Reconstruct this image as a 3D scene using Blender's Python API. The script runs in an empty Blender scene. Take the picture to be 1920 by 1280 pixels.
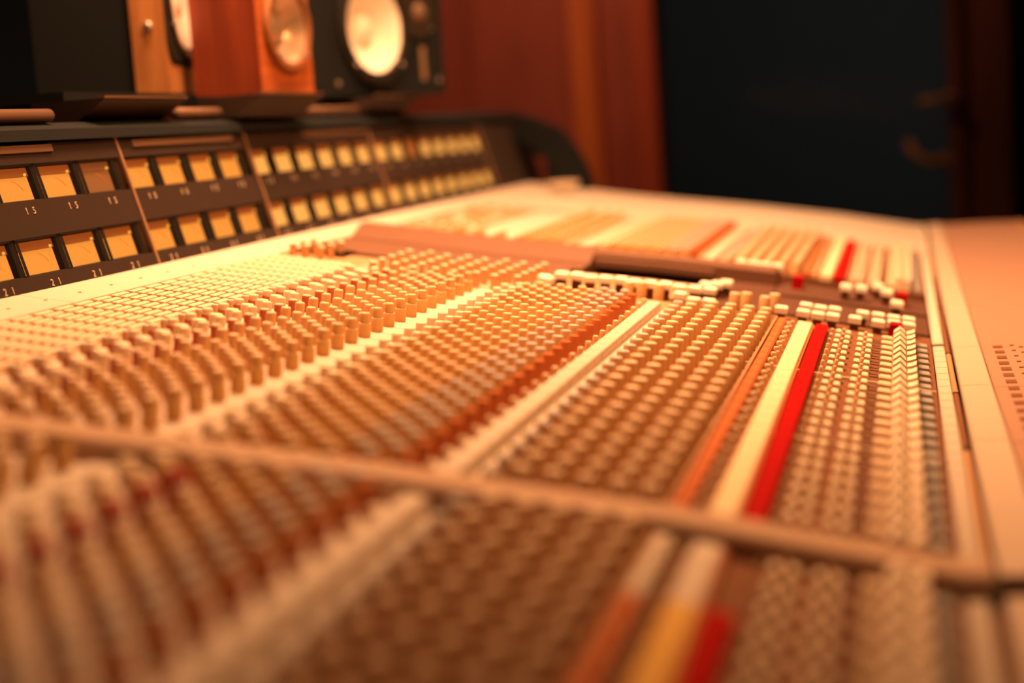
import bpy, math, random
import numpy as np
from mathutils import Matrix, Vector

# ---------------------------------------------------------------- camera, world, lights
S = 1.78                      # all lengths below are written in camera-relative units; S turns them into metres
CAM_Z = 1.10                  # camera height above the floor (metres)
F = 3000.0                    # focal length in pixels of the 1920 x 1280 frame
AX = np.array([[0.9698, 0.0358, -0.2413], [0.2340, 0.1442, 0.9615], [-0.0692, 0.9889, -0.1315]])
q_, r_ = np.linalg.qr(AX.T)
AX = (q_ * np.sign(np.diag(r_))).T          # rows: world X, Y, Z in camera (right, up, forward) coordinates
scene = bpy.context.scene
COL = scene.collection
rnd = random.Random(7)

def W(x, y, z):
    return Vector((x * S, y * S, z * S + CAM_Z))

cam_data = bpy.data.cameras.new('camera')
cam = bpy.data.objects.new('camera', cam_data)
COL.objects.link(cam)
right, up, fwd = AX[:, 0], AX[:, 1], AX[:, 2]
m = Matrix(((right[0], up[0], -fwd[0], 0), (right[1], up[1], -fwd[1], 0), (right[2], up[2], -fwd[2], 0), (0, 0, 0, 1)))
m.translation = W(0, 0, 0)
cam.matrix_world = m
cam_data.sensor_width = 36.0
cam_data.lens = 36.0 * F / 1920.0
cam_data.clip_start = 0.02
cam_data.clip_end = 60
cam_data.dof.use_dof = True
cam_data.dof.focus_distance = 0.92 * S
cam_data.dof.aperture_fstop = 2.05
scene.camera = cam

world = bpy.data.worlds.new('dark_room_air')
scene.world = world
world.use_nodes = True
world.node_tree.nodes['Background'].inputs[0].default_value = (0.009, 0.011, 0.0125, 1)
world.node_tree.nodes['Background'].inputs[1].default_value = 1.0

def area(name, loc, target, size, power, color, spread=180):
    d = bpy.data.lights.new(name, 'AREA')
    d.shape = 'DISK'; d.size = size * S; d.energy = power; d.color = color; d.spread = math.radians(spread)
    o = bpy.data.objects.new(name, d); COL.objects.link(o)
    o.location = W(*loc)
    o.rotation_euler = (W(*target) - W(*loc)).to_track_quat('-Z', 'Y').to_euler()
    return o

WARM = (1.0, 0.47, 0.205)
area('ceiling_lamp_light', (-0.32, 1.08, 0.86), (-0.27, 1.14, -0.1), 0.42, 41, WARM, 96)
area('ceiling_lamp_light', (-0.20, 1.85, 0.86), (-0.25, 1.80, -0.1), 0.40, 22, WARM, 110)
area('fill_light', (0.34, 0.70, 0.88), (-0.42, 1.10, 0.0), 0.25, 21, (1.0, 0.43, 0.14), 105)  # added fill from the camera side, for the speakers and near strips
area('wall_fill_light', (-0.55, 2.45, 0.85), (-0.65, 3.15, -0.15), 0.20, 7, WARM, 120)  # added lamp, unseen, brightens the far wall
area('studio_fill_light', (0.0, 3.7, 0.80), (0.0, 5.5, 0.1), 0.5, 9, (1.0, 0.92, 0.82), 160)  # added lamp, unseen, lifts the blacks behind the glass

vs = scene.view_settings
vs.view_transform = 'Standard'; vs.look = 'None'; vs.exposure = 0.0; vs.gamma = 1.0
vs.use_curve_mapping = False

# ---------------------------------------------------------------- materials
def srgb(r, g, b):
    f = lambda c: (c / 255 / 12.92) if c / 255 <= 0.04045 else ((c / 255 + 0.055) / 1.055) ** 2.4
    return (f(r), f(g), f(b), 1)

MATS = {}
def mat(name, col, rough=0.6, metal=0.0, spec=0.12, noise=0.0, nscale=60.0, emit=None, estr=0.0, bump=0.0):
    if name in MATS: return MATS[name]
    mt = bpy.data.materials.new(name); mt.use_nodes = True
    nt = mt.node_tree; b = nt.nodes['Principled BSDF']
    b.inputs['Base Color'].default_value = (*col[:3], 1)
    b.inputs['Roughness'].default_value = rough
    b.inputs['Metallic'].default_value = metal
    b.inputs['Specular IOR Level'].default_value = spec
    if emit is not None:
        b.inputs['Emission Color'].default_value = (*emit[:3], 1)
        b.inputs['Emission Strength'].default_value = estr
    if noise > 0 or bump > 0:
        tc = nt.nodes.new('ShaderNodeTexCoord')
        n = nt.nodes.new('ShaderNodeTexNoise'); n.inputs['Scale'].default_value = nscale; n.inputs['Detail'].default_value = 4
        nt.links.new(tc.outputs['Object'], n.inputs['Vector'])
        if noise > 0:
            mx = nt.nodes.new('ShaderNodeMix'); mx.data_type = 'RGBA'
            mx.inputs[6].default_value = (*[c * (1 - noise) for c in col[:3]], 1)
            mx.inputs[7].default_value = (*[min(1, c * (1 + noise)) for c in col[:3]], 1)
            nt.links.new(n.outputs['Fac'], mx.inputs[0]); nt.links.new(mx.outputs[2], b.inputs['Base Color'])
        if bump > 0:
            bp = nt.nodes.new('ShaderNodeBump'); bp.inputs['Strength'].default_value = bump; bp.inputs['Distance'].default_value = 0.002
            nt.links.new(n.outputs['Fac'], bp.inputs['Height']); nt.links.new(bp.outputs['Normal'], b.inputs['Normal'])
    MATS[name] = mt
    return mt

def wood(name, c1, c2, rough=0.45, scale=(14, 14, 1.2), spec=0.4):
    mt = bpy.data.materials.new(name); mt.use_nodes = True
    nt = mt.node_tree; b = nt.nodes['Principled BSDF']
    tc = nt.nodes.new('ShaderNodeTexCoord'); mp = nt.nodes.new('ShaderNodeMapping')
    mp.inputs['Scale'].default_value = scale
    n = nt.nodes.new('ShaderNodeTexNoise'); n.inputs['Scale'].default_value = 3.0; n.inputs['Detail'].default_value = 6; n.inputs['Distortion'].default_value = 0.6
    cr = nt.nodes.new('ShaderNodeValToRGB')
    cr.color_ramp.elements[0].position = 0.35; cr.color_ramp.elements[0].color = (*c1[:3], 1)
    cr.color_ramp.elements[1].position = 0.68; cr.color_ramp.elements[1].color = (*c2[:3], 1)
    nt.links.new(tc.outputs['Object'], mp.inputs[0]); nt.links.new(mp.outputs[0], n.inputs['Vector'])
    nt.links.new(n.outputs['Fac'], cr.inputs[0]); nt.links.new(cr.outputs[0], b.inputs['Base Color'])
    b.inputs['Roughness'].default_value = rough; b.inputs['Specular IOR Level'].default_value = spec
    MATS[name] = mt
    return mt

M_BEIGE = mat('beige_panel_paint', (0.58, 0.50, 0.42), 0.5, spec=0.3, noise=0.05, nscale=25)
M_BROWN = mat('brown_panel_paint', (0.18, 0.075, 0.036), 0.55, noise=0.08, nscale=30)
M_MID = mat('tan_panel_paint', (0.42, 0.23, 0.12), 0.5, noise=0.06, nscale=30)
M_RAIL1 = mat('pale_mauve_rail_paint', (0.46, 0.31, 0.22), 0.5, noise=0.05, nscale=20)
M_RAIL = mat('mauve_brown_rail_paint', (0.165, 0.080, 0.050), 0.5, noise=0.05, nscale=20)
M_FADER = mat('fader_panel_paint', (0.36, 0.21, 0.15), 0.5, noise=0.06, nscale=30)
M_CREAM = mat('cream_plastic', (0.74, 0.61, 0.46), 0.6)
M_WHITE = mat('white_plastic', (0.86, 0.78, 0.66), 0.55)
M_TAN = mat('tan_plastic', (0.58, 0.34, 0.155), 0.6)
M_TANCAP = mat('pale_tan_plastic', (0.66, 0.50, 0.35), 0.6)
M_OCHRE = mat('ochre_plastic', (0.60, 0.36, 0.14), 0.6)
M_ORANGE = mat('orange_plastic', (0.46, 0.13, 0.04), 0.6)
M_RED = mat('red_plastic', (0.34, 0.004, 0.003), 0.7, spec=0.04)
M_REDSK = mat('brick_red_plastic', (0.42, 0.115, 0.055), 0.6)
M_GREY = mat('grey_blue_plastic', (0.42, 0.42, 0.42), 0.6)
M_GREYD = mat('slate_plastic', (0.30, 0.29, 0.28), 0.6)
M_YELLOW = mat('yellow_cream_plastic', (0.74, 0.60, 0.40), 0.6)
M_ARM = mat('armrest_paint', (0.48, 0.38, 0.30), 0.5, noise=0.04, nscale=25)
M_RECESS = mat('recess_brown', (0.10, 0.045, 0.030), 0.6)
M_AMBER = mat('amber_plastic', (0.66, 0.40, 0.10), 0.6)
M_DARK = mat('gap_shade', (0.006, 0.004, 0.004), 0.8, spec=0.05)  # near-black colour carries the shade inside open slots and gaps
M_BLACK = mat('black_enamel', (0.012, 0.014, 0.016), 0.6, bump=0.1, nscale=200)
M_BRIDGE = mat('dark_bridge_paint', (0.032, 0.020, 0.016), 0.7, noise=0.1, nscale=60)
M_BEZEL = mat('meter_bezel_plastic', (0.010, 0.008, 0.007), 0.6)
M_SEAM = mat('bronze_seam', (0.15, 0.085, 0.055), 0.5, 0.2)
M_SEAM2 = mat('bronze_seam_light', (0.26, 0.15, 0.09), 0.5)
M_LABEL = mat('label_print', (0.50, 0.40, 0.30), 0.6)
M_NEEDLE = mat('needle_red', (0.4, 0.08, 0.02), 0.6, emit=(0.9, 0.20, 0.02), estr=0.55)
M_CONE = mat('white_paper_cone', (0.92, 0.88, 0.80), 0.7)
M_RUBBER = mat('black_rubber', (0.02, 0.018, 0.016), 0.45)
M_CHROME = mat('dull_steel', (0.45, 0.40, 0.36), 0.35, 0.9)
M_ALU = mat('grey_cone_metal', (0.50, 0.36, 0.26), 0.35, 0.5)
M_BRASS = mat('brass', (0.38, 0.19, 0.07), 0.5, 0.2)
M_CARPET = mat('dark_carpet', (0.03, 0.02, 0.017), 0.95, noise=0.3, nscale=300, bump=0.3)
M_WALLD = mat('dark_teal_fabric', (0.030, 0.060, 0.110), 0.95, noise=0.2, nscale=80)
M_STUDIO = mat('studio_dark_wall', (0.12, 0.13, 0.14), 0.95, noise=0.1, nscale=5)
M_RWOOD = wood('rosewood_veneer', (0.18, 0.032, 0.014), (0.32, 0.066, 0.026), 0.45)
M_SPWOOD = wood('orange_walnut_veneer', (0.34, 0.085, 0.024), (0.50, 0.14, 0.04), 0.45, (4, 40, 40))
M_BRWOOD = wood('brown_walnut_veneer', (0.30, 0.12, 0.04), (0.48, 0.21, 0.07), 0.5, (20, 20, 2))
M_WALLW = wood('mahogany_wall_panel', (0.30, 0.060, 0.042), (0.40, 0.085, 0.060), 0.6, (5, 5, 0.6))
M_POST = wood('orange_oak_post', (0.52, 0.12, 0.035), (0.66, 0.17, 0.05), 0.45, (10, 10, 0.6))
M_POSTD = wood('red_oak_frame', (0.36, 0.06, 0.03), (0.46, 0.085, 0.04), 0.5, (10, 10, 0.6))
M_DESKW = wood('console_cabinet_wood', (0.10, 0.04, 0.02), (0.16, 0.06, 0.03), 0.5, (6, 1, 6))

M_DKW = wood('dark_mahogany_panel', (0.09, 0.026, 0.018), (0.15, 0.040, 0.026), 0.6, (5, 5, 0.6))

def meter_mat(name, col, e):
    return mat(name, (0.07, 0.035, 0.015), 0.7, emit=col, estr=e)
M_FACE = [meter_mat('meter_face_glow', (1.0, 0.33, 0.040), 0.82), meter_mat('meter_face_glow_bright', (1.0, 0.42, 0.080), 1.0),
          meter_mat('meter_face_dim', (0.55, 0.15, 0.03), 0.45), meter_mat('meter_face_orange', (0.9, 0.22, 0.03), 0.5)]
M_DIALSHADE = [meter_mat('meter_shade_glow', (0.75, 0.12, 0.012), 0.30), meter_mat('meter_shade_dim', (0.45, 0.10, 0.02), 0.3)]  # dimmer amber, the shade on the dial top put into the glow
M_SPARK = meter_mat('meter_lamp_bead', (1.0, 0.45, 0.06), 0.9)

glass = bpy.data.materials.new('dark_window_glass'); glass.use_nodes = True
gb = glass.node_tree.nodes['Principled BSDF']
gb.inputs['Base Color'].default_value = (0.62, 0.62, 0.62, 1); gb.inputs['Roughness'].default_value = 0.03
gb.inputs['Transmission Weight'].default_value = 1.0; gb.inputs['IOR'].default_value = 1.06

# ---------------------------------------------------------------- mesh helpers
class MB:
    def __init__(s): s.v = []; s.f = []; s.mi = []
    def add(s, vs, fs, mi=0):
        b = len(s.v); s.v += [tuple(map(float, p)) for p in vs]
        s.f += [tuple(i + b for i in f) for f in fs]; s.mi += [mi] * len(fs)
        return s
    def box(s, x0, x1, y0, y1, z0, z1, mi=0):
        vs = [(x0, y0, z0), (x1, y0, z0), (x1, y1, z0), (x0, y1, z0), (x0, y0, z1), (x1, y0, z1), (x1, y1, z1), (x0, y1, z1)]
        return s.add(vs, [(3, 2, 1, 0), (4, 5, 6, 7), (0, 1, 5, 4), (1, 2, 6, 5), (2, 3, 7, 6), (3, 0, 4, 7)], mi)
    def bbox(s, x0, x1, y0, y1, z0, z1, c, mi=0):
        """box with the top edges chamfered by c"""
        vs = [(x0, y0, z0), (x1, y0, z0), (x1, y1, z0), (x0, y1, z0), (x0, y0, z1 - c), (x1, y0, z1 - c), (x1, y1, z1 - c), (x0, y1, z1 - c),
              (x0 + c, y0 + c, z1), (x1 - c, y0 + c, z1), (x1 - c, y1 - c, z1), (x0 + c, y1 - c, z1)]
        return s.add(vs, [(3, 2, 1, 0), (0, 1, 5, 4), (1, 2, 6, 5), (2, 3, 7, 6), (3, 0, 4, 7),
                          (4, 5, 9, 8), (5, 6, 10, 9), (6, 7, 11, 10), (7, 4, 8, 11), (8, 9, 10, 11)], mi)
    def lathe(s, prof, n=12, mis=None, axis='z', c=(0, 0, 0)):
        """prof: [(r, h), ...] from bottom to top; a material index for each ring of faces"""
        b = []
        for r, h in prof:
            for k in range(n):
                a = 2 * math.pi * k / n
                p = (r * math.cos(a), r * math.sin(a), h)
                if axis == 'x': p = (h, p[0], p[1])
                if axis == 'y': p = (p[0], -h, p[1]) if False else (p[1], h, p[0])
                b.append((p[0] + c[0], p[1] + c[1], p[2] + c[2]))
        for i in range(len(prof) - 1):
            fs = [(i * n + k, i * n + (k + 1) % n, (i + 1) * n + (k + 1) % n, (i + 1) * n + k) for k in range(n)]
            if i == 0: base = len(s.v); s.v += b
            s.f += [tuple(q + base for q in f) for f in fs]; s.mi += [(mis[i] if mis else 0)] * n
        if prof[-1][0] > 1e-6:
            s.f.append(tuple(base + (len(prof) - 1) * n + k for k in range(n))); s.mi.append(mis[-1] if mis else 0)
        return s
    def prism(s, poly, y0, y1, mi=0):
        """closed polygon in XZ (counter-clockwise seen from -Y) extruded along Y"""
        n = len(poly)
        vs = [(x, y0, z) for x, z in poly] + [(x, y1, z) for x, z in poly]
        fs = [(k, (k + 1) % n, n + (k + 1) % n, n + k) for k in range(n)]
        return s.add(vs, fs + [tuple(range(n))[::-1], tuple(range(n, 2 * n))], mi)
    def tube(s, pts, r, n=8, mi=0):
        pts = [Vector(p) for p in pts]; rings = []
        for i, p in enumerate(pts):
            t = (pts[min(i + 1, len(pts) - 1)] - pts[max(i - 1, 0)]).normalized()
            a = t.orthogonal().normalized() if abs(t.z) > .9 else t.cross(Vector((0, 0, 1))).normalized()
            b = t.cross(a)
            rings.append([p + a * r * math.cos(2 * math.pi * k / n) + b * r * math.sin(2 * math.pi * k / n) for k in range(n)])
        vs = [q for g in rings for q in g]
        fs = [(i * n + k, i * n + (k + 1) % n, (i + 1) * n + (k + 1) % n, (i + 1) * n + k) for i in range(len(pts) - 1) for k in range(n)]
        fs += [tuple(range(n))[::-1], tuple(range((len(pts) - 1) * n, len(pts) * n))]
        return s.add(vs, fs, mi)
    def mesh(s, name, mats, smooth=False):
        me = bpy.data.meshes.new(name)
        me.from_pydata([(x * S, y * S, z * S) for x, y, z in s.v], [], s.f)
        for mt in (mats if isinstance(mats, (list, tuple)) else [mats]): me.materials.append(mt)
        me.polygons.foreach_set('material_index', s.mi)
        if smooth:
            me.polygons.foreach_set('use_smooth', [True] * len(s.f))
        me.update()
        return me

def obj(name, me, parent=None, loc=(0, 0, 0), rot=None, label=None, cat=None, group=None, kind=None):
    """loc is in world scene units; for children it is relative to the (possibly rotated) parent"""
    o = bpy.data.objects.new(name, me); COL.objects.link(o)
    o.parent = parent
    o.location = W(*loc) if parent is None else Vector(loc) * S
    if rot: o.rotation_euler = rot
    if label: o['label'] = label
    if cat: o['category'] = cat
    if group: o['group'] = group
    if kind: o['kind'] = kind
    return o

def autosmooth(me, deg=40):
    try:
        me.set_sharp_from_angle(angle=math.radians(deg))
    except Exception:
        pass
    return me

# ---------------------------------------------------------------- the room
FLOOR = -CAM_Z / S
CEIL = (2.75 - CAM_Z) / S
YW = 3.15                      # front of the far wall
def structure(name, mb, mats, parent=None, **k):
    return obj(name, mb.mesh(name, mats), parent, kind='structure' if parent is None else None, **k)

structure('floor', MB().box(-1.7, 1.8, -0.9, 5.6, FLOOR - 0.03, FLOOR), M_CARPET, label='dark carpeted floor under the mixing console')
structure('ceiling', MB().box(-1.7, 1.8, -0.9, 5.6, CEIL, CEIL + 0.03), M_STUDIO, label='dark ceiling of the control room')
structure('wall_left', MB().box(-1.75, -1.7, -0.9, YW, FLOOR, CEIL), M_WALLD, label='unlit dark wall behind the loudspeakers')
structure('wall_right', MB().box(1.8, 1.85, -0.9, YW, FLOOR, CEIL), M_WALLD, label='unlit dark side wall')
# far wall: mahogany panels left, window, panel right
xa, xb = -1.70, -0.198 * YW
wf = structure('wall_far', MB().box(-1.70, -0.48, YW + 0.04, YW + 0.10, FLOOR, CEIL), M_STUDIO, label='mahogany panelled wall behind the console, left of the window')
n = 5
for k in range(n):
    w = (xb - xa) / n
    structure('wall_panel', MB().bbox(0.0015, w - 0.0015, 0, 0.04, 0, CEIL - FLOOR, 0.004), M_WALLW, wf, loc=(xa + k * w, YW, FLOOR))
structure('wall_panel', MB().box(0, 0.064, 0.012, 0.04, 0, CEIL - FLOOR), M_WALLW, wf, loc=(-0.1819 * YW, YW, FLOOR))
structure('trim_1', MB().bbox(-0.198 * YW, -0.1819 * YW, YW - 0.035, YW + 0.04, FLOOR, CEIL, 0.004), M_POST, label='orange wooden post on the far wall left of the window')
structure('trim_2', MB().bbox(-0.1617 * YW, -0.1466 * YW, YW - 0.02, YW + 0.10, FLOOR, CEIL, 0.004), M_POSTD, label='reddish wooden jamb at the left edge of the black window')
structure('trim_3', MB().bbox(0.0275 * YW, 0.0345 * YW, YW - 0.02, YW + 0.10, FLOOR, CEIL, 0.003), M_DKW, label='thin reddish wooden jamb at the right edge of the black window')
wr = structure('wall_far_right', MB().box(0.0345 * YW, 1.8, YW + 0.05, YW + 0.10, FLOOR, CEIL), M_WALLD, label='dark wall right of the black window')
structure('wall_panel', MB().bbox(0, 0.088, 0, 0.05, 0, CEIL - FLOOR, 0.004), M_DKW, wr, loc=(0.0345 * YW, YW, FLOOR))
SILL = -0.30
structure('wall_below_window', MB().box(-0.1466 * YW, 0.0275 * YW, YW + 0.02, YW + 0.08, FLOOR, SILL), M_DKW, label='dark panel below the control room window')
wn = structure('window_1', MB().box(-0.1466 * YW, 0.0275 * YW, YW + 0.01, YW + 0.09, SILL, SILL + 0.015), M_DKW, label='large black control room window onto the unlit studio')
gp = MB()
tl = 0.10
gp.add([(-0.1466 * YW, YW + 0.075, SILL + .015), (0.0275 * YW, YW + 0.075, SILL + .015), (0.0275 * YW, YW + 0.03, CEIL), (-0.1466 * YW, YW + 0.03, CEIL),
        (-0.1466 * YW, YW + 0.080, SILL + .015), (0.0275 * YW, YW + 0.080, SILL + .015), (0.0275 * YW, YW + 0.035, CEIL), (-0.1466 * YW, YW + 0.035, CEIL)],
       [(0, 1, 2, 3), (7, 6, 5, 4), (0, 4, 5, 1), (1, 5, 6, 2), (2, 6, 7, 3), (3, 7, 4, 0)])
pane = obj('pane', gp.mesh('pane', glass), wn)
pane.location = (0, 0, 0)
structure('wall_studio', MB().box(-1.7, 1.8, 5.5, 5.6, FLOOR, CEIL), M_STUDIO, label='unlit studio wall seen through the window')
structure('wall_studio_left', MB().box(-1.75, -1.7, YW + 0.1, 5.5, FLOOR, CEIL), M_STUDIO, label='unlit left wall of the studio beyond the window')
structure('wall_studio_right', MB().box(1.8, 1.85, YW + 0.1, 5.5, FLOOR, CEIL), M_STUDIO, label='unlit right wall of the studio beyond the window')

# brass lever and brass catch by the window
dh = obj('lever_handle', None, None, loc=(0.029 * YW, YW - 0.02, 0.0), label='brass lever handle on the jamb at the right of the black window', cat='handle')
obj('lever', MB().tube([(0, -0.028, 0), (-0.030, -0.030, -0.001), (-0.060, -0.028, -0.003)], 0.0075, 10).mesh('lever', M_BRASS, True), dh)
obj('rose', autosmooth(MB().lathe([(0.013, 0), (0.013, -0.006), (0.007, -0.009), (0.006, -0.028)], 14, axis='y').mesh('rose', M_BRASS, True)), dh)
ct = obj('window_catch', None, None, loc=(0.0235 * YW, YW + 0.052, -0.105), label='small curved brass catch below the lever handle, at the window edge', cat='catch')
obj('hook', MB().tube([(-0.065, -0.012, 0.028), (-0.055, -0.02, 0.008), (-0.042, -0.024, -0.006), (-0.022, -0.024, -0.014), (0.0, -0.018, -0.016)], 0.009, 8).mesh('hook', M_BRASS, True), ct)
obj('plate', MB().bbox(-0.012, 0.012, -0.02, 0.0, -0.025, 0.0, 0.002).mesh('plate', M_BRASS), ct)

# ---------------------------------------------------------------- console profile
PX = [-.477, -.443, -.40, -.36, -.315, -.28, -.23, -.188, -.145, -.11, -.08, -.05, -.025, .0, .0135]
PZ = list(np.interp(PX, [-.477, -.315, -.188, -.08, .0, .022], [-.074, -.101, -.119, -.1366, -.1525, -.157]))
def P(x): return float(np.interp(x, PX, PZ))
def PHI(x):
    return math.atan((P(x - .008) - P(x + .008)) / .016)
X0, X1 = -.443, .0130

Y_BEG, Y_END = 0.16, 2.06
console = obj('mixing_console', None, None, loc=(0, 0, FLOOR), label='long beige analogue mixing console covered in rows of knobs and buttons', cat='mixing console')
CZ = -FLOOR                     # children of the console: z offset
def cpart(name, mb_or_me, mats=None, parent=None, x=0, y=0, z=0, rot=None, **k):
    me = mb_or_me.mesh(name, mats) if isinstance(mb_or_me, MB) else mb_or_me
    return obj(name, me, parent or console, loc=(x, y, z + (CZ if parent is None else 0)), rot=rot, **k)

# cabinet under the panels
body = MB()
prof = [(-.62, -.36), (.12, -.36), (.135, -.20), (.135, -.172), (.043, -.172), (.0, -.168), (-.08, -.152), (-.188, -.134), (-.315, -.116), (-.477, -.090), (-.62, -.09)]
body.prism(prof, Y_BEG, Y_END)
cpart('cabinet', body, M_DESKW, label='dark wooden cabinet under the control panels')
for yy in (0.30, 1.10, 1.90):
    cpart('pedestal', MB().box(-.55, .02, yy - .05, yy + .05, 0, -.36 - FLOOR), M_DESKW, y=0, z=-CZ)

def strip_mesh(x0, x1, wid, thick=.012, zones=None, mats=None, dz=0.0, name='strip', c=.0004):
    """slab that follows the console profile from x0 to x1, centred on y = 0"""
    xs = sorted(set([x0, x1] + [x for x in PX if x0 < x < x1] + [z[0] for z in (zones or []) if x0 < z[0] < x1]))
    mb = MB(); h = wid / 2; top = [(x, P(x) + dz) for x in xs]
    n = len(xs); vs = []
    for x, z in top: vs += [(x, -h, z - thick), (x, -h, z - c), (x, -h + c, z), (x, h - c, z), (x, h, z - c), (x, h, z - thick)]
    for i in range(n - 1):
        xm = (xs[i] + xs[i + 1]) / 2; mi = 0
        for zx, k in (zones or []):
            if xm > zx: mi = k
        for k in range(5):
            mb.f.append((i * 6 + k, (i + 1) * 6 + k, (i + 1) * 6 + k + 1, i * 6 + k + 1)); mb.mi.append(mi)
    for i in (0, n - 1):
        f = tuple(i * 6 + k for k in range(6)); mb.f.append(f if i == 0 else f[::-1]); mb.mi.append(0 if i == 0 else mi)
    mb.v = vs
    return mb.mesh(name, mats)

PITCH = 0.0213
ZONES = [(-9, 0), (-.3825, 1), (-.287, 2), (-.260, 1), (-.152, 3)]
ZM = [M_MID, M_BEIGE, M_BEIGE, M_BROWN]
strip_me = strip_mesh(X0, X1, PITCH - .0005, zones=ZONES, mats=ZM, name='channel_strip')

# borders, rails, blank panels
for a, b in [(0.16, 0.50), (0.50, 0.79), (0.79, 1.00), (1.00, 1.21), (1.21, 1.42), (1.42, 1.74), (1.74, 2.06)]:
    cpart('border_panel', strip_mesh(-.477, X0 - .0005, b - a - .0006, mats=[M_BEIGE], name='border_panel', dz=.002), y=(a + b) / 2)
for k in range(40):                                    # small screws along the border
    yy = 0.52 + k * .0379
    cpart('screw', bpy.data.meshes.get('screw') or MB().lathe([(.0011, 0), (.0011, .0004), (.0006, .0005)], 8).mesh('screw', M_TAN), x=-.458, y=yy, z=P(-.458) + .002)
def rail(y0, y1, x0, x1, h, mt=None, sl=0.0, name='divider_rail'):
    mb = MB(); xs = [x0] + [x for x in PX if x0 < x < x1] + [x1]; vs = []
    c = .0022
    for x in xs:
        z = P(x)
        vs += [(x, y0 - sl, z - .012), (x, y0 - sl, z + (h - c) * (1 if sl == 0 else .12)), (x, y0 + c * .5, z + h - c * .3), (x, y0 + c * 1.6, z + h), (x, y1 - c, z + h), (x, y1, z + h - c), (x, y1, z - .012)]
    n = len(xs)
    for i in range(n - 1):
        for k in range(6):
            mb.f.append((i * 7 + k, (i + 1) * 7 + k, (i + 1) * 7 + k + 1, i * 7 + k + 1)); mb.mi.append(0)
    mb.f += [tuple(range(7)), tuple((n - 1) * 7 + k for k in range(7))[::-1]]; mb.mi += [0, 0]
    mb.v = vs
    return cpart(name, mb, mt or M_RAIL)
rail(.501, .521, X0, .0225, .0088, M_RAIL1)
r2 = rail(1.272, 1.292, X0, -.2445, .0105, M_RAIL, .026)
r3 = rail(1.262, 1.292, -.2440, -.100, .0095)
# recessed bay floor between the last modules and the second rail
def slab(name, x0, x1, y0, y1, dz, mt, thick=.01):
    return cpart(name, strip_mesh(x0, x1, y1 - y0, thick, mats=[mt], dz=dz, name=name), y=(y0 + y1) / 2)
slab('blank_module', X0, -.2485, 1.150, 1.205, .0015, M_RAIL)
slab('blank_module', X0, -.2440, 1.206, 1.245, .0005, M_RAIL)
slab('blank_module', -.2425, -.1475, 1.100, 1.190, -.0005, M_MID)
slab('empty_slot', -.2430, -.148, 1.190, 1.262, -.010, M_DARK, .004)
slab('blank_module', -.1470, -.100, 1.105, 1.262, -.003, M_RECESS)
slab('blank_module', -.0995, .013, 1.125, 1.310, -.005, M_RECESS)
slab('empty_slot', -.443, -.405, 1.118, 1.149, .0022, M_DARK, .004)  # open slot made as a black plate, its shade in the colour
slab('rail_lip', -.2425, -.1475, 1.255, 1.262, .004, M_RAIL, .006)
for a, b in [(1.700, 1.80), (1.80, 1.90), (1.90, 2.06)]:
    slab('end_panel', X0, .0220, a + .0004, b - .0004, .0015, M_BEIGE)

# right hand strips: ribbed strip, groove, armrest strip, fader panel
ZR = -.1550
def yseg(y0, y1, n): return [(y0 + (y1 - y0) * k / n, y0 + (y1 - y0) * (k + 1) / n) for k in range(n)]
def flat(name, x0, x1, y0, y1, z1, mt, th=.012, c=.0008, **k):
    w, l = x1 - x0, y1 - y0
    return cpart(name, MB().bbox(-w / 2, w / 2, -l / 2, l / 2, -th, 0, c), mt, x=(x0 + x1) / 2, y=(y0 + y1) / 2, z=z1, **k)
flat('groove', .0132, .0262, Y_BEG, Y_END, ZR - .004, M_DARK)
for a, b in [(0.16, 0.31), (0.31, 0.4985), (0.522, 0.735), (0.735, 0.88), (0.88, 1.02), (1.02, 1.245), (1.245, 1.47), (1.47, 1.70), (1.70, 2.06)]:
    flat('armrest_strip', .0255, .0420, a + .0003, b - .0003, ZR + .0020, M_ARM)
    flat('cover_strip', .0212, .0242, a + .004, b - .004, ZR - .0015, M_MID if rnd.random() > .4 else M_BROWN)
ribs = MB().bbox(-.0035, .0035, -.0098, .0098, -.006, 0, .0004)
for k in range(6): ribs.bbox(-.0032, .0032, -.0090 + k * .0031, -.0090 + k * .0031 + .0021, -.001, .0004, .0002)
ribs_me = ribs.mesh('ribbed_strip', M_BEIGE)
for a, b in [(1.046, 1.13), (1.13, 1.22), (1.22, 1.32), (1.684, 1.80), (1.80, 2.06)]:
    flat('ribbed_plate', .0137, .0207, a + .0004, b - .0004, ZR + .0009, M_BEIGE)
FP = [(0.16, .42), (.42, .62), (.62, .735), (.735, .88), (.88, 1.02), (1.02, 1.245), (1.245, 1.47), (1.47, 1.70), (1.70, 2.06)]
for a, b in FP:
    flat('fader_panel', .0428, .1290, a + .0003, b - .0003, ZR + .0005, M_FADER)
cpart('armrest', MB().tube([(.136, Y_BEG, -.166), (.136, Y_END, -.166)], .012, 16), M_MID)

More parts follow.
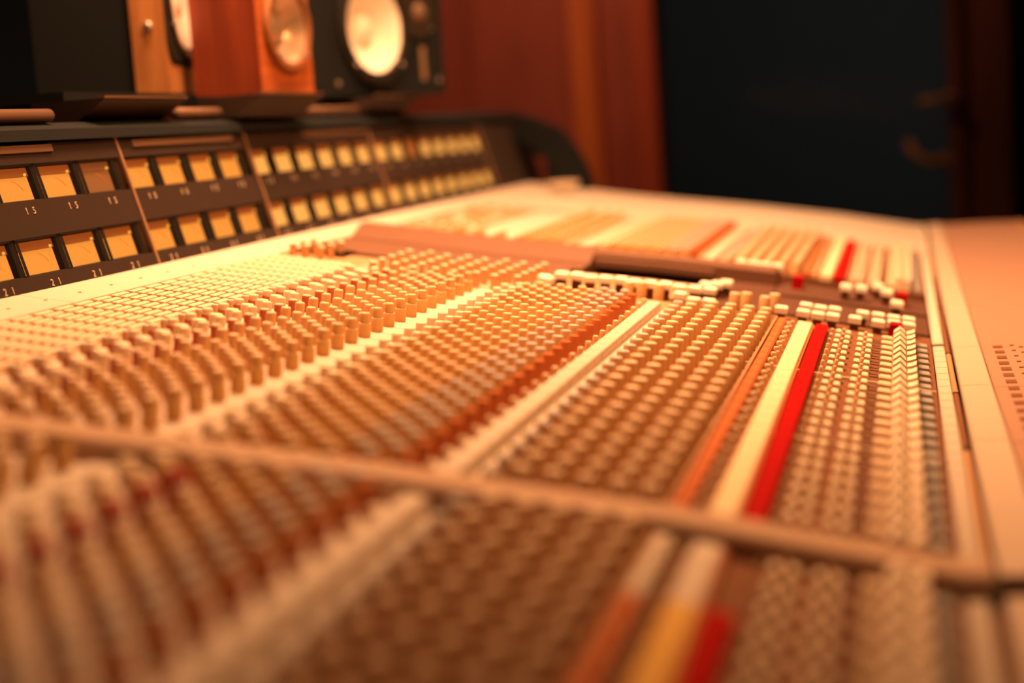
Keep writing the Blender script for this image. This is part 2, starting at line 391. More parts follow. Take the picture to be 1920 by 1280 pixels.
# ---------------------------------------------------------------- controls
def kdef(r, h, r2=None, h2=0, skirt=0, n=12):
    """round knob: optional skirt ring (material 2), body (0), cap (1), optional narrower upper tier"""
    pr, ms = [], []
    pr.append((r * .98, -.001)); 
    if skirt: pr += [(r * 1.06, skirt), (r, skirt)]; ms += [2, 2]
    t = h
    if r2:
        pr += [(r, h - .0005), (r - .0004, h), (r2, h), (r2, h + h2 - .0005), (r2 - .0004, h + h2)]; ms += [0, 1, 1, 0, 1]
    else:
        pr += [(r, h - .0006), (r - .0005, h)]; ms += [0, 1]
    ms += [1]
    return MB().lathe(pr, n, ms)
DEF = {}
def define(key, mb, mats, smooth=False):
    DEF[key] = (mb, mats, None, smooth)
def K(key, r, h, body, cap, skirtm=None, r2=None, h2=0, skirt=0, n=12):
    define(key, kdef(r, h, r2, h2, skirt, n), [body, cap] + ([skirtm] if skirtm else []), True)

K('lav', .0026, .0050, M_TAN, M_GREY)
K('wide', .0038, .0075, M_TANCAP, M_CREAM)
K('cream', .0029, .0085, M_TANCAP, M_CREAM)
K('creamred', .0030, .0080, M_TANCAP, M_CREAM, M_REDSK, skirt=.0045)
K('tan', .0028, .0105, M_TAN, M_TANCAP)
K('tanred', .0028, .0100, M_REDSK, M_TANCAP, M_REDSK, skirt=.004)
K('dual', .0035, .0078, M_OCHRE, M_TANCAP, r2=.0026, h2=.0055)
K('mstr', .0027, .0110, M_TAN, M_CREAM)
K('orng', .0028, .0105, M_OCHRE, M_TANCAP, M_ORANGE, skirt=.004)
K('ochre', .0028, .0105, M_OCHRE, M_TANCAP)
K('grey', .0031, .0110, M_TAN, M_GREY)
K('org2', .0029, .0105, M_ORANGE, M_ORANGE)
K('bead', .0017, .0075, M_TAN, M_CREAM, n=10)
K('greyflat', .0036, .0085, M_TAN, M_GREY)
K('send', .0037, .0110, M_TAN, M_TANCAP)
K('dot', .0012, .0040, M_TAN, M_TANCAP, n=8)
K('dot2', .0016, .0040, M_TAN, M_CREAM, n=8)
K('far', .0028, .0050, M_TAN, M_CREAM)
K('rednear', .0036, .0125, M_RED, M_RED)
d = MB().box(-.0017, .0017, -.0079, .0079, -.001, .0012)
for k in range(4): d.bbox(-.0018, .0018, -.0080 + k * .0040, -.0080 + k * .0040 + .0038, .001, .0032, .0005, 1)
define('dash', d, [M_TAN, M_CREAM])
define('btn', MB().bbox(-.0017, .0017, -.0042, .0042, -.001, .0038, .0006), [M_CREAM])
define('btnw', MB().bbox(-.0034, .0034, -.0040, .0040, -.001, .0042, .0007), [M_TANCAP])
define('slotd', MB().box(-.0024, .0024, -.0090, .0090, -.001, .0006).box(-.0018, .0018, -.0030, .0030, .0006, .0010), [mat('dark_brown_switch', (0.15, 0.07, 0.04))])
define('orangebar', MB().bbox(-.0030, .0026, -.0102, .0102, -.001, .0046, .0010), [M_ORANGE])
define('yellow', MB().bbox(-.0046, .0046, -.01040, .01040, -.001, .0042, .0005), [M_YELLOW])
define('amber', MB().bbox(-.0046, .0046, -.01040, .01040, -.001, .0042, .0005), [M_AMBER])
define('peach', MB().bbox(-.0046, .0046, -.01040, .01040, -.001, .0042, .0005), [M_BEIGE])
define('peachbar', MB().bbox(-.0030, .0026, -.0102, .0102, -.001, .0046, .0010), [M_BEIGE])
define('red', MB().bbox(-.0038, .0038, -.01045, .01045, -.001, .0042, .0003), [M_RED])
define('redlip', MB().box(-.0006, .0006, -.0102, .0102, -.001, .0030), [M_ORANGE])
define('fin', MB().box(-.0007, .0007, -.0105, .0105, -.001, .0052), [M_MID])
define('stripe1', MB().bbox(-.0035, .0080, -.0100, .0100, -.001, .0012, .0004), [M_BEIGE])
define('stripe2', MB().bbox(-.0042, .0042, -.0102, .0102, -.001, .0052, .0005), [M_BEIGE])
define('greybar', MB().bbox(-.0032, .0032, -.0050, .0050, -.001, .0025, .0005), [M_GREYD])
chl = MB().prism([(-.0046, 0), (.0024, 0), (.0024, .0085), (-.0012, .0112), (-.0046, .0080)], -.0062, .0062)
define('chevl', chl, [M_CREAM])
chr_ = MB().prism([(-.0022, 0), (.0024, 0), (.0024, .0106), (.0, .0092), (-.0022, .0085)], -.0062, .0062)
define('chevr', chr_, [M_CREAM])
define('ribs', ribs, [M_BEIGE])
define('fslot', MB().box(-.0028, .0028, -.0050, .0050, -.0005, .0004), [M_BROWN])
define('fmark', MB().box(-.0012, .0012, -.0012, .0012, -.0005, .0005), [M_BROWN])
define('sq', MB().bbox(-.0045, .0045, -.0065, .0065, .0070, .0115, .0010).box(-.0030, .0030, -.0045, .0045, -.001, .0070, 1), [M_WHITE, M_BROWN])
define('sqs', MB().bbox(-.0042, .0042, -.0050, .0050, .0045, .0090, .0009).box(-.0028, .0028, -.0035, .0035, -.001, .0045, 1), [M_WHITE, M_BROWN])
define('sqr', MB().bbox(-.0042, .0042, -.0055, .0055, -.001, .0100, .0009), [M_RED])

NAME = {}
for k in 'lav wide cream creamred tan tanred dual mstr far rednear'.split(): NAME[k] = 'equaliser_knob'
for k in 'orng ochre grey org2'.split(): NAME[k] = 'dynamics_knob'
NAME.update(bead='trim_knob', greyflat='pan_knob', send='send_knob', dot='status_lamp', dot2='solo_button', dash='routing_buttons', btn='push_button', btnw='wide_button',
            slotd='switch_slot', orangebar='level_bar', yellow='yellow_label_block', red='red_label_block', redlip='orange_edge', fin='panel_fin', stripe1='scribble_plate', stripe2='scale_block',
            greybar='grey_key', chevl='fader_cap', chevr='fader_cap', ribs='ribbed_plate', fslot='fader_slot', fmark='panel_mark', amber='yellow_label_block', peach='yellow_label_block', peachbar='level_bar', sq='square_button', sqs='square_button', sqr='red_square_button')

PLACED = {}       # name -> list of (visible, distance, key, matrix(3x4 in strip units), strip object, y of strip)
def visible(x, y, z):
    c = AX.T @ np.array((x, y, z)); 
    if c[2] <= 0.05: return False
    u, v = 960 + F * c[0] / c[2], 640 - F * c[1] / c[2]
    return -30 < u < 1950 and -30 < v < 1310
def put(key, x, y, strip, z=None, tilt=True, rz=0.0):
    zz = P(x) if z is None else z
    PLACED.setdefault(NAME[key], []).append((not visible(x, y, zz), x * x + y * y + zz * zz, key, x, y, zz, PHI(x) if tilt else 0.0, rz, strip))

AROW = [-.3770, -.3680, -.3585, -.3515, -.3400, -.3320, -.3215, -.3125, -.3050, -.2985, -.2915, -.2850]
AKEY = ['lav', 'creamred', 'wide', 'cream', 'tanred', 'tan', 'tan', 'tan', 'tan', 'tan', 'tan', 'dual']
BROW = [-.2585, -.2510, -.2440, -.2373, -.2305, -.2235, -.2165, -.2092, -.2020, -.1947, -.1879, -.1812, -.1747]
BKEY = ['cream', 'cream', 'orng', 'orng', 'ochre', 'ochre', 'ochre', 'ochre', 'orng', 'grey', 'grey', 'grey', 'org2']
DASH = [-.4375 + i * .0058 for i in range(10)]
CROW = [-.1350, -.1236, -.1122, -.1006, -.0900]

def channel(y, bay, idx):
    st = obj('channel_strip', strip_me, console, loc=(0, y, CZ))
    if bay == 'blank': return st
    off = .0053
    far = bay == 'far'
    for x in DASH:
        if far and rnd.random() < .75: continue
        put('dash', x, y, st)
    for i, x in enumerate(AROW):
        if far:
            if idx < 2 or i > 4: put('far' if i % 2 else 'ochre', x, y + (off if i % 2 else -off), st)
            continue
        k = AKEY[i]
        put(k, x, y + (off if i % 2 else -off) * (0 if k == 'dual' else 1), st)
    put('stripe1', -.2760, y, st)
    for i, x in enumerate(BROW):
        put('rednear' if bay == 'near' and i == 4 and 0 < idx < 8 else BKEY[i], x, y + (off if i % 2 else -off), st)
    put('bead', -.1665 - .0012, y, st)
    put('stripe2', -.1620, y, st)
    put('greyflat', -.1455, y, st)
    for i, x in enumerate(CROW):
        put('send', x, y, st)
        if i >= 1: put('dot', x - .0052, y + .0095, st)
        if i >= 2: put('dot', x + .0002, y + .0100, st)
    put('fin', -.0835, y, st)
    put('peachbar' if bay == 'near' and idx < 3 else 'orangebar', -.0795, y, st)
    put('dot2', -.0750, y, st); put('dot', -.0732, y + .0070, st)
    put(('peach' if idx < 3 else 'amber') if bay == 'near' else 'yellow', -.0655, y, st)
    put('redlip', -.0602, y, st)
    if not (bay == 'near' and idx < 3): put('red', -.0548, y, st)
    put('slotd', -.0500, y, st) if False else None
    put('dot', -.0480, y, st)
    for x in (-.0440, -.0382, -.0304, -.0249): put('btn', x, y, st)
    for x in (-.0410, -.0275): put('dot', x, y + .0085, st)
    put('slotd', -.0203, y, st)
    put('btnw', -.0144, y, st)
    put('chevl', -.0066, y, st)
    put('chevr', -.0014, y, st)
    put('greybar', .0068, y, st)
    put('ribs', .0172, y, st, z=ZR + .0005, tilt=False)
    if .55 < y < 1.08:
        put('fslot', .0525, y, st, z=ZR + .0005, tilt=False)
        put('fmark', .0610, y + .004, st, z=ZR + .0005, tilt=False)
        put('fmark', .0660, y - .004, st, z=ZR + .0005, tilt=False)
        put('fslot', .0740, y, st, z=ZR + .0005, tilt=False)
    return st

for j in range(14): channel(.4875 - PITCH * j, 'near', j)
for i in range(24): channel(.5330 + PITCH * i, 'mid', i)
for k in (8, 16):                      # pale seam bars between groups of eight strips
    cpart('seam_bar', strip_mesh(-.150, .0125, .0007, .006, mats=[M_CREAM], dz=.0022, name='seam_bar'), y=.5330 + PITCH * (k - .5))
# modules at the far end of the middle bay
mods = []
for i in range(5):
    y = .5330 + PITCH * (24 + i)
    me = strip_mesh(X0, -.2485, PITCH - .0005, zones=ZONES, mats=ZM, name='module_strip')
    me.materials[1] = M_RAIL1; me.materials[2] = M_RAIL1
    st = obj('module_strip', me, console, loc=(0, y, CZ)); mods.append(st)
    if i < 5:
        for k in range(8):
            put('mstr', -.3575 + k * .0143, y + (.004 if k % 2 else -.002), st)
    if i < 2:
        for x in DASH: put('dash', x, y, st)
    else:
        for x in (-.432, -.422, -.411): put('mstr', x, y, st)
for i in range(2):
    y = .5330 + PITCH * (24 + i)
    me = strip_mesh(-.2480, X1, PITCH - .0005, zones=[(-9, 0), (-.150, 1)], mats=[M_MID, M_BROWN], name='button_strip')
    mods.append(obj('button_strip', me, console, loc=(0, y, CZ)))
bs, bs2 = mods[-1], mods[-2]
for k in range(11): put('sq', -.235 + k * .0102, 1.088 + .003 * math.sin(k * 2.1), bs)
for x, y in [(-.246, 1.082), (-.242, 1.073), (-.1385, 1.045), (-.129, 1.048), (-.150, 1.066)]: put('sqs', x, y, bs2)
for x, y in [(-.0825, 1.055), (-.0685, 1.054), (-.0590, 1.053), (-.0497, 1.056), (-.0357, 1.060), (-.0210, 1.060), (-.0112, 1.068), (-.0018, 1.068)]: put('sqs', x, y, bs2)
for x, y in [(-.0685, 1.088), (-.0590, 1.086), (-.0497, 1.090), (-.0315, 1.092), (-.0215, 1.094), (-.0115, 1.094), (-.0018, 1.096)]: put('sqs', x, y, bs)
put('sqr', -.0098, 1.050, bs2)
fm = obj('button_strip', strip_mesh(-.0990, .0130, .060, mats=[M_RECESS], dz=-.003, name='button_strip_far'), console, loc=(0, 1.245, CZ))
for x, y in [(-.0475, 1.236), (-.0365, 1.243), (-.0175, 1.243), (-.0245, 1.272), (-.0100, 1.180)]: put('sq', x, y, fm, z=P(x) - .003)
put('sqr', -.0062, 1.250, fm, z=P(-.006) - .003)
put('sqr', -.0842, 1.262, fm, z=P(-.084) - .003)
for x in (-.132, -.122, -.1130, -.103): put('sq', x, 1.300, fm, z=P(x) - .001)
for x, y in [(-.135, 1.150), (-.130, 1.165), (-.142, 1.14)]: put('sq', x, y, fm, z=P(x) - .003)
for x, y in [(-.0950, 1.080), (-.0900, 1.100), (-.1150, 1.080), (-.108, 1.088)]: put('send', x, y, bs)
for x, y in [(-.186, 1.073), (-.178, 1.080), (-.166, 1.079)]: put('send', x, y, bs2)
for i in range(17): channel(1.3320 + PITCH * i, 'far', i)

# the 300 that show largest of each kind are objects of their own; the rest of a kind is one part
for nm, lst in PLACED.items():
    lst.sort(key=lambda t: (t[0], t[1]))
    for t in lst[:300]:
        _, _, key, x, y, z, phi, rz, st = t
        mb, mats, me, sm = DEF[key]
        if me is None:
            me = mb.mesh(nm, mats, sm)
            if sm: autosmooth(me)
            DEF[key] = (mb, mats, me, sm)
        sy = st.location.y / S
        o = bpy.data.objects.new(nm, me); COL.objects.link(o); o.parent = st
        o.location = (x * S, (y - sy) * S, z * S); o.rotation_euler = (0, phi, rz)
    rest = lst[300:]
    if rest:
        V, Fc, MI, ML = [], [], [], []
        for _, _, key, x, y, z, phi, rz, st in rest:
            mb, mats, me, sm = DEF[key]
            mid = []
            for mt in mats:
                if mt not in ML: ML.append(mt)
                mid.append(ML.index(mt))
            A = np.array(mb.v); c, s_ = math.cos(phi), math.sin(phi)
            Q = np.stack([A[:, 0] * c + A[:, 2] * s_ + x, A[:, 1] + y, -A[:, 0] * s_ + A[:, 2] * c + z], 1)
            b = len(V); V += [tuple(q) for q in Q]; Fc += [tuple(i + b for i in f) for f in mb.f]; MI += [mid[k] for k in mb.mi]
        mm = MB(); mm.v, mm.f, mm.mi = V, Fc, MI
        cpart(nm + '_rows', mm.mesh(nm + '_rows', ML), kind='stuff')

# ---------------------------------------------------------------- meter bridge
BX0, BZ0, BX1, BZ1 = -.477, -.0725, -.500, .0110
LEN = math.hypot(BX1 - BX0, BZ1 - BZ0)
ux, uz = (BX1 - BX0) / LEN, (BZ1 - BZ0) / LEN           # up along the face
nx, nz = uz, -ux                                        # out of the face (towards the operator)
def FP3(t, d): return (BX0 + ux * LEN * t + nx * d, BZ0 + uz * LEN * t + nz * d)
BR_END = 2.135
bridge = obj('meter_bridge', None, None, loc=(-.55, 1.2, -.09), label='dark meter bridge with two rows of glowing amber meters along the console back', cat='meter bridge')
def bpart(name, mb, mats, parent=None, smooth=False, **k):
    """mesh in world coordinates, re-expressed relative to the bridge origin"""
    mb.v = [(x + .55, y - 1.2, z + .09) for x, y, z in mb.v]
    return obj(name, mb.mesh(name, mats, smooth), parent or bridge, **k)
# back body, kept behind the recessed meter housings
p0, p1 = FP3(0, -.016), FP3(1, -.016)
bpart('housing', MB().prism([(-.62, -.088), (p0[0], -.088), (p0[0], p0[1]), p1, (-.62, p1[1])], .30, BR_END), M_BRIDGE)
# face bars: bottom, middle, top, with recesses for the meters between them
def bar(t0, t1, d0, d1, y0, y1): 
    return MB().prism([FP3(t0, d0), FP3(t0, d1), FP3(t1, d1), FP3(t1, d0)][::-1], y0, y1)
MY = [.7305, .7805, .8310, .8805, .9310, .9875, 1.0375, 1.0885, 1.1385, 1.1960, 1.2470, 1.2975, 1.3480, 1.3990, 1.4500, 1.5040, 1.5550, 1.6055, 1.6570, 1.7080, 1.7600, 1.8110, 1.8620]
SEAMS = [.965, 1.1765, 1.4770, 1.889]
edges = [.30] + SEAMS
R1, R2 = (.105, .360), (.608, .862)
for a, b in zip(edges[:-1], edges[1:]):
    for nm, t0, t1 in (('lower_label_bar', 0, R1[0]), ('middle_label_bar', R1[1], R2[0]), ('top_bar', R2[1], 1.0)):
        bpart(nm, bar(t0, t1, -.016, 0, a + .001, b - .001), M_BRIDGE)
for sy in SEAMS:
    bpart('seam', bar(0, 1.02, -.010, .0008, sy - .0013, sy + .0013), M_SEAM2)
bpart('blank_face', bar(0, 1.0, -.016, 0, 1.8905, BR_END), M_BRIDGE)
# meters
def text_mesh(txt, size):
    cu = bpy.data.curves.new('t', 'FONT'); cu.body = txt; cu.size = size * S; cu.align_x = 'CENTER'; cu.align_y = 'CENTER'; cu.extrude = .0002 * S; cu.resolution_u = 2
    o = bpy.data.objects.new('t', cu); COL.objects.link(o)
    dg = bpy.context.evaluated_depsgraph_get()
    me = bpy.data.meshes.new_from_object(o.evaluated_get(dg)); bpy.data.objects.remove(o); bpy.data.curves.remove(cu)
    me.materials.clear(); me.materials.append(M_LABEL)
    return me
T_A, T_B = text_mesh('1   5', .0060), text_mesh('2   1', .0060)
face_rot = Matrix(((0, ux, nx), (1, 0, 0), (0, uz, nz))).to_euler()      # local x = +Y, local y = up the face, local z = out
for row, (t0, t1) in enumerate((R2, R1)):
    for i, y in enumerate(MY):
        h = (t1 - t0) * LEN; w = .0495
        tc = (t0 + t1) / 2; cx, cz = FP3(tc, 0)
        vm = obj('vu_meter', None, bridge, loc=(cx + .55, y - 1.2, cz + .09), rot=face_rot)
        W2, H2 = .0182, h / 2 - .0004
        fz = -.0045
        # bezel: four sloped walls from the face plane down to the recessed dial
        ow, oh = w / 2 - .0002, h / 2
        bz = MB()
        vsq = [(-ow, -oh, -.0008), (ow, -oh, -.0008), (ow, oh, -.0008), (-ow, oh, -.0008),
               (-W2 - .002, -H2 + .0002, -.0014), (W2 + .002, -H2 + .0002, -.0014), (W2 + .002, H2 - .0006, -.0014), (-W2 - .002, H2 - .0006, -.0014),
               (-W2, -H2 + .0010, fz), (W2, -H2 + .0010, fz), (W2, H2 - .0012, fz), (-W2, H2 - .0012, fz)]
        bz.add(vsq, [(0, 1, 5, 4), (1, 2, 6, 5), (2, 3, 7, 6), (3, 0, 4, 7), (4, 5, 9, 8), (5, 6, 10, 9), (6, 7, 11, 10), (7, 4, 8, 11)])
        bz.box(-W2, W2, -H2, H2, -.0148, -.0100)
        obj('bezel', bz.mesh('bezel', M_BEZEL), vm)
        dim = (row == 0 and i == 4); orange = (row == 0 and i == 17)
        mf = M_FACE[2] if dim else M_FACE[3] if orange else M_FACE[1] if i > 8 else M_FACE[0]
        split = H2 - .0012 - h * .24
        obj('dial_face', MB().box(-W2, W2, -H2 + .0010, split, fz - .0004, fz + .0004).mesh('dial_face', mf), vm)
        obj('dial_shade_band', MB().box(-W2, W2, split, H2 - .0012, fz - .0004, fz + .0016).mesh('dial_shade_band', M_DIALSHADE[1] if dim else M_DIALSHADE[0]), vm)  # shaded top of the lit dial, made as a dimmer band
        if i < 16:
            arc = [( -.0095 + .019 * k / 10, -.0095 + .0120 * math.sin(math.pi * (.18 + .64 * k / 10)) - .0005, fz + .0006) for k in range(11)]
            obj('scale_arc', MB().tube(arc[5:], .00022, 4).mesh('scale_arc', M_NEEDLE), vm)
        if not orange:
            obj('pilot_lamp', MB().lathe([(.0010, fz), (.0009, fz + .0024), (.0004, fz + .0030)], 8, c=(.0140, split + h * .04, 0)).mesh('pilot_lamp', M_SPARK), vm)
        lt = .535 if row == 0 else .036
        lx, lz = FP3(lt, .0002)
        obj('number_label', T_A if row == 0 else T_B, bridge, loc=(lx + .55, y - 1.2 + .002, lz + .09), rot=face_rot)
# visor over the meters, rail on top, lit strips
v0 = FP3(1.0, .004)
bpart('visor', MB().prism([(-.62, .012), (-.508, .012), (v0[0], .0125), (v0[0] - .002, .0190), (-.515, .0235), (-.62, .0235)], .30, BR_END + .01), M_BLACK)
for a, b in ((.985, 1.150), (1.30, 1.465), (.72, .88)):
    bpart('light_strip', bar(.935, .985, 0, .0016, a, b), M_SEAM)
for a, b in ((.66, .905), (1.085, 1.160), (1.310, 1.485)):
    bpart('top_rail', MB().tube([(-.512, a, .0278), (-.512, b, .0278)], .0042, 12), M_SEAM, smooth=True)

# curved end cheek at the far end of the bridge
ck = obj('end_cheek', None, None, loc=(-.45, 2.07, -.09), label='black curved end bracket at the far end of the meter bridge', cat='bracket')
def arcpoly(cx, cz, rx, rz, th, a0, a1, n=16):
    o = [(cx + rx * math.cos(a0 + (a1 - a0) * k / n), cz + rz * math.sin(a0 + (a1 - a0) * k / n)) for k in range(n + 1)]
    i = [(cx + (rx - th) * math.cos(a0 + (a1 - a0) * k / n), cz + (rz - th) * math.sin(a0 + (a1 - a0) * k / n)) for k in range(n + 1)]
    return o, i
def ckpart(name, mb, mt):
    mb.v = [(x + .45, y - 2.07, z + .09) for x, y, z in mb.v]
    return obj(name, mb.mesh(name, mt), ck)
ou, inn = arcpoly(-.515, -.098, .118, .120, .034, -.02, 1.35)
mb = MB()
nn = len(ou)
for yy in (2.045, 2.095): mb.v += [(x, yy, z) for x, z in ou] + [(x, yy, z) for x, z in inn]
for k in range(nn - 1):
    mb.f += [(k, k + 1, nn + k + 1, nn + k), (2 * nn + k, 3 * nn + k, 3 * nn + k + 1, 2 * nn + k + 1), (k, 2 * nn + k, 2 * nn + k + 1, k + 1), (nn + k, nn + k + 1, 3 * nn + k + 1, 3 * nn + k)]
mb.f += [(0, nn, 3 * nn, 2 * nn), (nn - 1, 3 * nn - 1, 4 * nn - 1, 2 * nn - 1)]
mb.mi = [0] * len(mb.f)
ckpart('arched_band', mb, M_BLACK)
ckpart('strut', MB().prism([(-.452, -.088), (-.440, -.090), (-.438, -.030), (-.452, -.010)], 2.050, 2.090), M_BLACK)
ckpart('web', MB().prism([(-.482, -.035), (-.445, -.040), (-.415, -.030), (-.44, .0), (-.488, .010)], 2.052, 2.088), M_BLACK)
ckpart('foot', MB().box(-.425, -.397, 2.045, 2.095, -.105, -.083), M_BLACK)
dish = obj('white_dish', None, None, loc=(-.412, 1.955, P(-.412) + .0035), label='small round white dish on the far console corner beside the black bracket', cat='dish')
obj('bowl', autosmooth(MB().lathe([(.010, 0), (.017, .004), (.021, .011), (.0198, .011), (.016, .005), (.004, .002)], 24).mesh('bowl', M_WHITE, True)), dish)
obj('rim', MB().lathe([(.0210, .0105), (.0216, .0112), (.0210, .0120), (.0200, .0112), (.0205, .0105)], 24).mesh('rim', M_TANCAP, True), dish)

# ---------------------------------------------------------------- loudspeakers and their stands
def stand(y0, y1, xf, ztop, xs0, xs1, ys0, ys1, label, zs=None):
    zs = zs or ztop
    o = obj('speaker_stand', None, None, loc=(xf - .05, (y0 + y1) / 2, .0235), label=label, cat='speaker stand', group='speaker stands on the meter bridge')
    def sp(name, mb, mt):
        mb.v = [(x - (xf - .05), y - (y0 + y1) / 2, z - .0235) for x, y, z in mb.v]
        return obj(name, mb.mesh(name, mt), o)
    sp('front_plate', MB().prism([(xf - .052, .0236), (xf - .021, .0236), (xf, ztop - .003), (xf, ztop - .0015), (xf - .052, ztop - .0015)], y0, y1), M_BRIDGE)
    sp('lip', MB().box(xf - .004, xf + .001, y0, y1, ztop - .0015, ztop), M_SEAM)
    sp('shelf', MB().box(xs0, xs1, ys0, ys1, zs - .007, zs), M_BLACK)
    sp('support', MB().box(xs0 + .01, xs0 + .03, ys0 + .01, ys1 - .01, .0236, zs - .007), M_BLACK)
stand(.955, 1.080, -.500, .0395, -.70, -.553, 1.00, 1.33, 'dark sloping stand under the leftmost loudspeaker', .046)
stand(1.165, 1.305, -.478, .0415, -.551, -.53, 1.165, 1.32, 'dark sloping stand under the small orange-wood loudspeaker')
stand(1.49, 1.625, -.490, .0415, -.66, -.542, 1.42, 1.66, 'dark sloping stand under the black loudspeaker with the big white cone')

def speaker(name, label, corner, theta, w, h, d, z0):
    """empty at the near bottom front corner; local x = along the front (away from the camera), local y = into the box, z = up.
    theta: angle of the front normal from +X towards +Y"""
    o = obj(name, None, None, loc=(corner[0], corner[1], z0), rot=(0, 0, theta + math.pi / 2), label=label, cat='loudspeaker', group='loudspeakers on the meter bridge')
    return o
# local frame: rot z by theta+90deg: local x -> e = (-sin, cos) ; local y -> -n.  Front face at y = 0, box behind it at y > 0.
def cone_parts(o, cx, cz, r, cone_mat, ring_mat, cap_mat, frame_mat, screws=6, y=-.002, cap_r=.33, depth=.018, frame_w=1.22, fh=1.0):
    fr = MB().lathe([(r * frame_w, 0), (r * frame_w, .003 * fh), (r * (frame_w - .04), .0045 * fh), (r * 1.04, .0045 * fh), (r * 1.02, .001 * fh)], 40, axis='y')
    fr.v = [(x + cx, y - yy, z + cz) for x, yy, z in fr.v]; fr.f = fr.f[:-1]; fr.mi = fr.mi[:-1]
    me = fr.mesh('driver_frame', frame_mat, True); obj('driver_frame', autosmooth(me), o)
    sr = MB().lathe([(r * 1.06, .001), (r * 1.03, .0040 * fh), (r * .98, .0045 * fh), (r * .93, .0030 * fh), (r * .92, .001 * fh)], 40, axis='y')
    sr.v = [(x + cx, y - yy, z + cz) for x, yy, z in sr.v]; sr.f = sr.f[:-1]; sr.mi = sr.mi[:-1]
    obj('surround', sr.mesh('surround', ring_mat, True), o)
    cn = MB().lathe([(r * .95, .0015), (r * .7, -depth * .42), (r * .45, -depth * .78), (r * cap_r, -depth)], 40, axis='y')
    cn.v = [(x + cx, y - yy, z + cz) for x, yy, z in cn.v]; cn.f = cn.f[:-1]; cn.mi = cn.mi[:-1]
    obj('cone', cn.mesh('cone', cone_mat, True), o)
    cp = MB().lathe([(r * (cap_r + .02), -depth * 1.0), (r * cap_r * .9, -depth * .72), (r * cap_r * .55, -depth * .48), (r * cap_r * .15, -depth * .40)], 24, axis='y')
    cp.v = [(x + cx, y - yy, z + cz) for x, yy, z in cp.v]
    obj('dust_cap', cp.mesh('dust_cap', cap_mat, True), o)
    for k in range(screws):
        a = 2 * math.pi * (k + .5) / screws
        sc = MB().lathe([(.0024, 0), (.0024, .0012), (.0012, .0020)], 8, axis='y')
        px, pz = cx + r * (frame_w - .08) * math.cos(a), cz + r * (frame_w - .08) * math.sin(a)
        sc.v = [(x + px, y - .0045 * fh - yy, z + pz) for x, yy, z in sc.v]
        obj('screw', sc.mesh('screw', M_CHROME), o)

def boxhole(mb, w, h, d, cx, cz, r, n=40, mi=0):
    """cabinet with a round hole in its front (y = 0)"""
    mb.add([(0, 0, 0), (w, 0, 0), (w, d, 0), (0, d, 0), (0, 0, h), (w, 0, h), (w, d, h), (0, d, h)],
           [(3, 2, 1, 0), (4, 5, 6, 7), (1, 2, 6, 5), (2, 3, 7, 6), (3, 0, 4, 7)], mi)
    pts = []
    for k in range(n):
        a = 2 * math.pi * k / n; c, s_ = math.cos(a), math.sin(a)
        t = min(((w - cx) / c) if c > 1e-9 else (-cx / c if c < -1e-9 else 9), ((h - cz) / s_) if s_ > 1e-9 else (-cz / s_ if s_ < -1e-9 else 9))
        pts.append(((cx + r * c, 0, cz + r * s_), (cx + t * c, 0, cz + t * s_)))
    b = [p[0] for p in pts] + [p[1] for p in pts] + [(x, d * .6, z) for (x, _, z), _ in pts]
    fs = [(k, n + k, n + (k + 1) % n, (k + 1) % n) for k in range(n)] + [(k, (k + 1) % n, 2 * n + (k + 1) % n, 2 * n + k) for k in range(n)] + [tuple(range(2 * n, 3 * n))]
    mb.add(b, fs, mi)
    # corners of the front that the fan of rays leaves open
    for qx, qz in ((0, 0), (w, 0), (w, h), (0, h)):
        ang = math.atan2(qz - cz, qx - cx) % (2 * math.pi); k = int(ang / (2 * math.pi) * n)
        mb.add([pts[k % n][1], (qx, 0, qz), pts[(k + 1) % n][1]], [(0, 1, 2)], mi)
    return mb

# right: black two-way monitor lying on its side
th = math.atan2(-.327, .945)
sp = speaker('studio_monitor', 'black loudspeaker lying on its side with a large bright white cone', (-.534, 1.430), th, .2146, .121, .112, .0415)
ccx, ccz, cr = .0985, .0665, .0480
obj('cabinet', boxhole(MB(), .217, .1210, .112, ccx, ccz, cr * 1.02).mesh('cabinet', M_BLACK), sp)
cone_parts(sp, ccx, ccz, cr, M_CONE, M_RUBBER, M_CONE, M_RUBBER, screws=4, frame_w=1.16)
tw = MB().lathe([(.026, 0), (.026, .002), (.016, .003), (.012, .001), (.006, .004), (.001, .005)], 24, axis='y')
tw.v = [(x + .176, -yy, z + .082) for x, yy, z in tw.v]
obj('tweeter', autosmooth(tw.mesh('tweeter', mat('tweeter_plastic', (.035, .026, .02), .35), True)), sp)
td = MB().lathe([(.0105, .001), (.009, .005), (.004, .007), (.0005, .0075)], 16, axis='y')
td.v = [(x + .176, -yy, z + .082) for x, yy, z in td.v]
obj('tweeter_dome', td.mesh('tweeter_dome', mat('dome_cloth', (.16, .10, .07), .6), True), sp)
obj('name_plate', MB().bbox(.1765, .1835, -.0012, 0, .0140, .0480, .0004).mesh('name_plate', mat('name_plate_metal', (.34, .22, .14), .4, .4)), sp)
for sx, sz in ((.0390, .0125), (.206, .0140), (.155, .067), (.198, .067)):
    sc = MB().lathe([(.0030, 0), (.0028, .0014), (.0014, .0022)], 8, axis='y'); sc.v = [(x + sx, -yy, z + sz) for x, yy, z in sc.v]
    obj('screw', sc.mesh('screw', M_CHROME), sp)

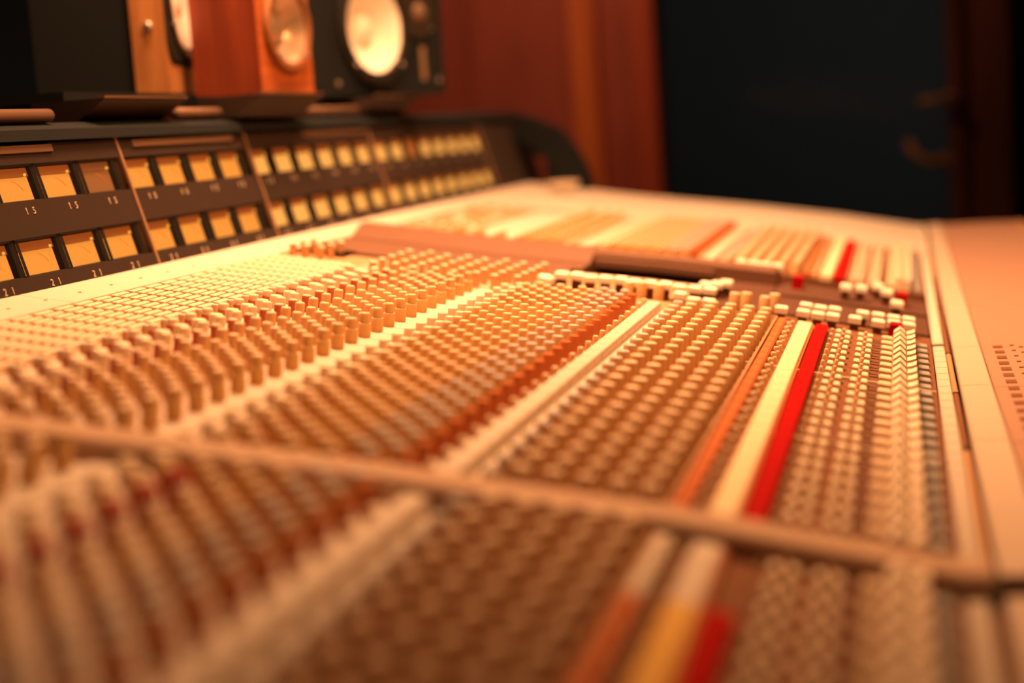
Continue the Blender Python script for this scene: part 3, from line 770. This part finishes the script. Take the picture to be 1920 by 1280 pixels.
# middle: small wooden cube with one driver
th = math.radians(-8)
sp = speaker('cube_speaker', 'small orange-wood loudspeaker cube with a single grey cone', (-.4895, 1.200), th, .084, .1, .062, .0415)
wcx, wcz, wr = .0420, .0535, .0320
obj('cabinet', boxhole(MB(), .0845, .105, .0615, wcx, wcz, wr * 1.02).mesh('cabinet', [M_SPWOOD]), sp)
for nm, a in (('side_panel', (-.0008, 0.0, .0005, .0615, 0, .105)),):
    obj(nm, MB().box(*a).mesh(nm, M_RWOOD), sp)
cone_parts(sp, wcx, wcz, wr, M_ALU, mat('brown_surround', (.22, .10, .05), .5), M_ALU, mat('bronze_frame', (.30, .13, .06), .45), screws=4, frame_w=1.12, cap_r=.42, depth=.012)

# left: brown fronted monitor, seen along its front
th = math.radians(12)
sp = speaker('studio_monitor', 'leftmost loudspeaker with a brown wooden front and a narrow view of its white cone', (-.553, 1.166), th, .16, .2146, .11, .046)
obj('dark_rear', MB().box(.004, .158, .024, .105, .0, .212).mesh('dark_rear', M_BLACK), sp)  # cabinet colour split: black for its dark rear, brown wood where lit
lcx, lcz, lr = .060, .076, .042
obj('lit_front', boxhole(MB(), .160, .2146, .026, lcx, lcz, lr * 1.02).mesh('lit_front', M_BRWOOD), sp)
bf = MB()
def rrect(x0, x1, z0, z1, r, n=5):
    out = []
    for (cx, cz, a0) in ((x1 - r, z0 + r, -90), (x1 - r, z1 - r, 0), (x0 + r, z1 - r, 90), (x0 + r, z0 + r, 180)):
        for k in range(n + 1):
            a = math.radians(a0 + 90 * k / n); out.append((cx + r * math.cos(a), cz + r * math.sin(a)))
    return out
o1 = rrect(.002, .158, .022, .200, .02); o2 = rrect(.005, .156, .026, .196, .018); nn = len(o1)
i1 = [(lcx + lr * 1.0 * math.cos(2 * math.pi * k / nn - math.pi / 2 + .55), lcz + lr * 1.0 * math.sin(2 * math.pi * k / nn - math.pi / 2 + .55)) for k in range(nn)]
bf.v = [(x, 0.0, z) for x, z in o1] + [(x, -.0018, z) for x, z in o2] + [(x, -.0018, z) for x, z in i1] + [(x, 0.0, z) for x, z in i1]
for k in range(nn):
    q = (k + 1) % nn
    bf.f += [(k, q, nn + q, nn + k), (nn + k, nn + q, 2 * nn + q, 2 * nn + k), (2 * nn + k, 2 * nn + q, 3 * nn + q, 3 * nn + k)]
bf.mi = [0] * len(bf.f)
obj('baffle', bf.mesh('baffle', M_RUBBER), sp)
cone_parts(sp, lcx, lcz, lr, M_CONE, mat('brown_surround', (.22, .10, .05), .5), M_CONE, M_RUBBER, screws=6, y=-.0022, frame_w=1.14, depth=.004, fh=.3)
for sx, sz in ((-.001, .052),):
    hg = MB().lathe([(.0040, 0), (.0036, -.003), (.002, -.004)], 10, axis='x'); hg.v = [(x + sx, yy + .012, z + sz) for x, yy, z in hg.v]
    obj('side_bolt', hg.mesh('side_bolt', M_CHROME), sp)
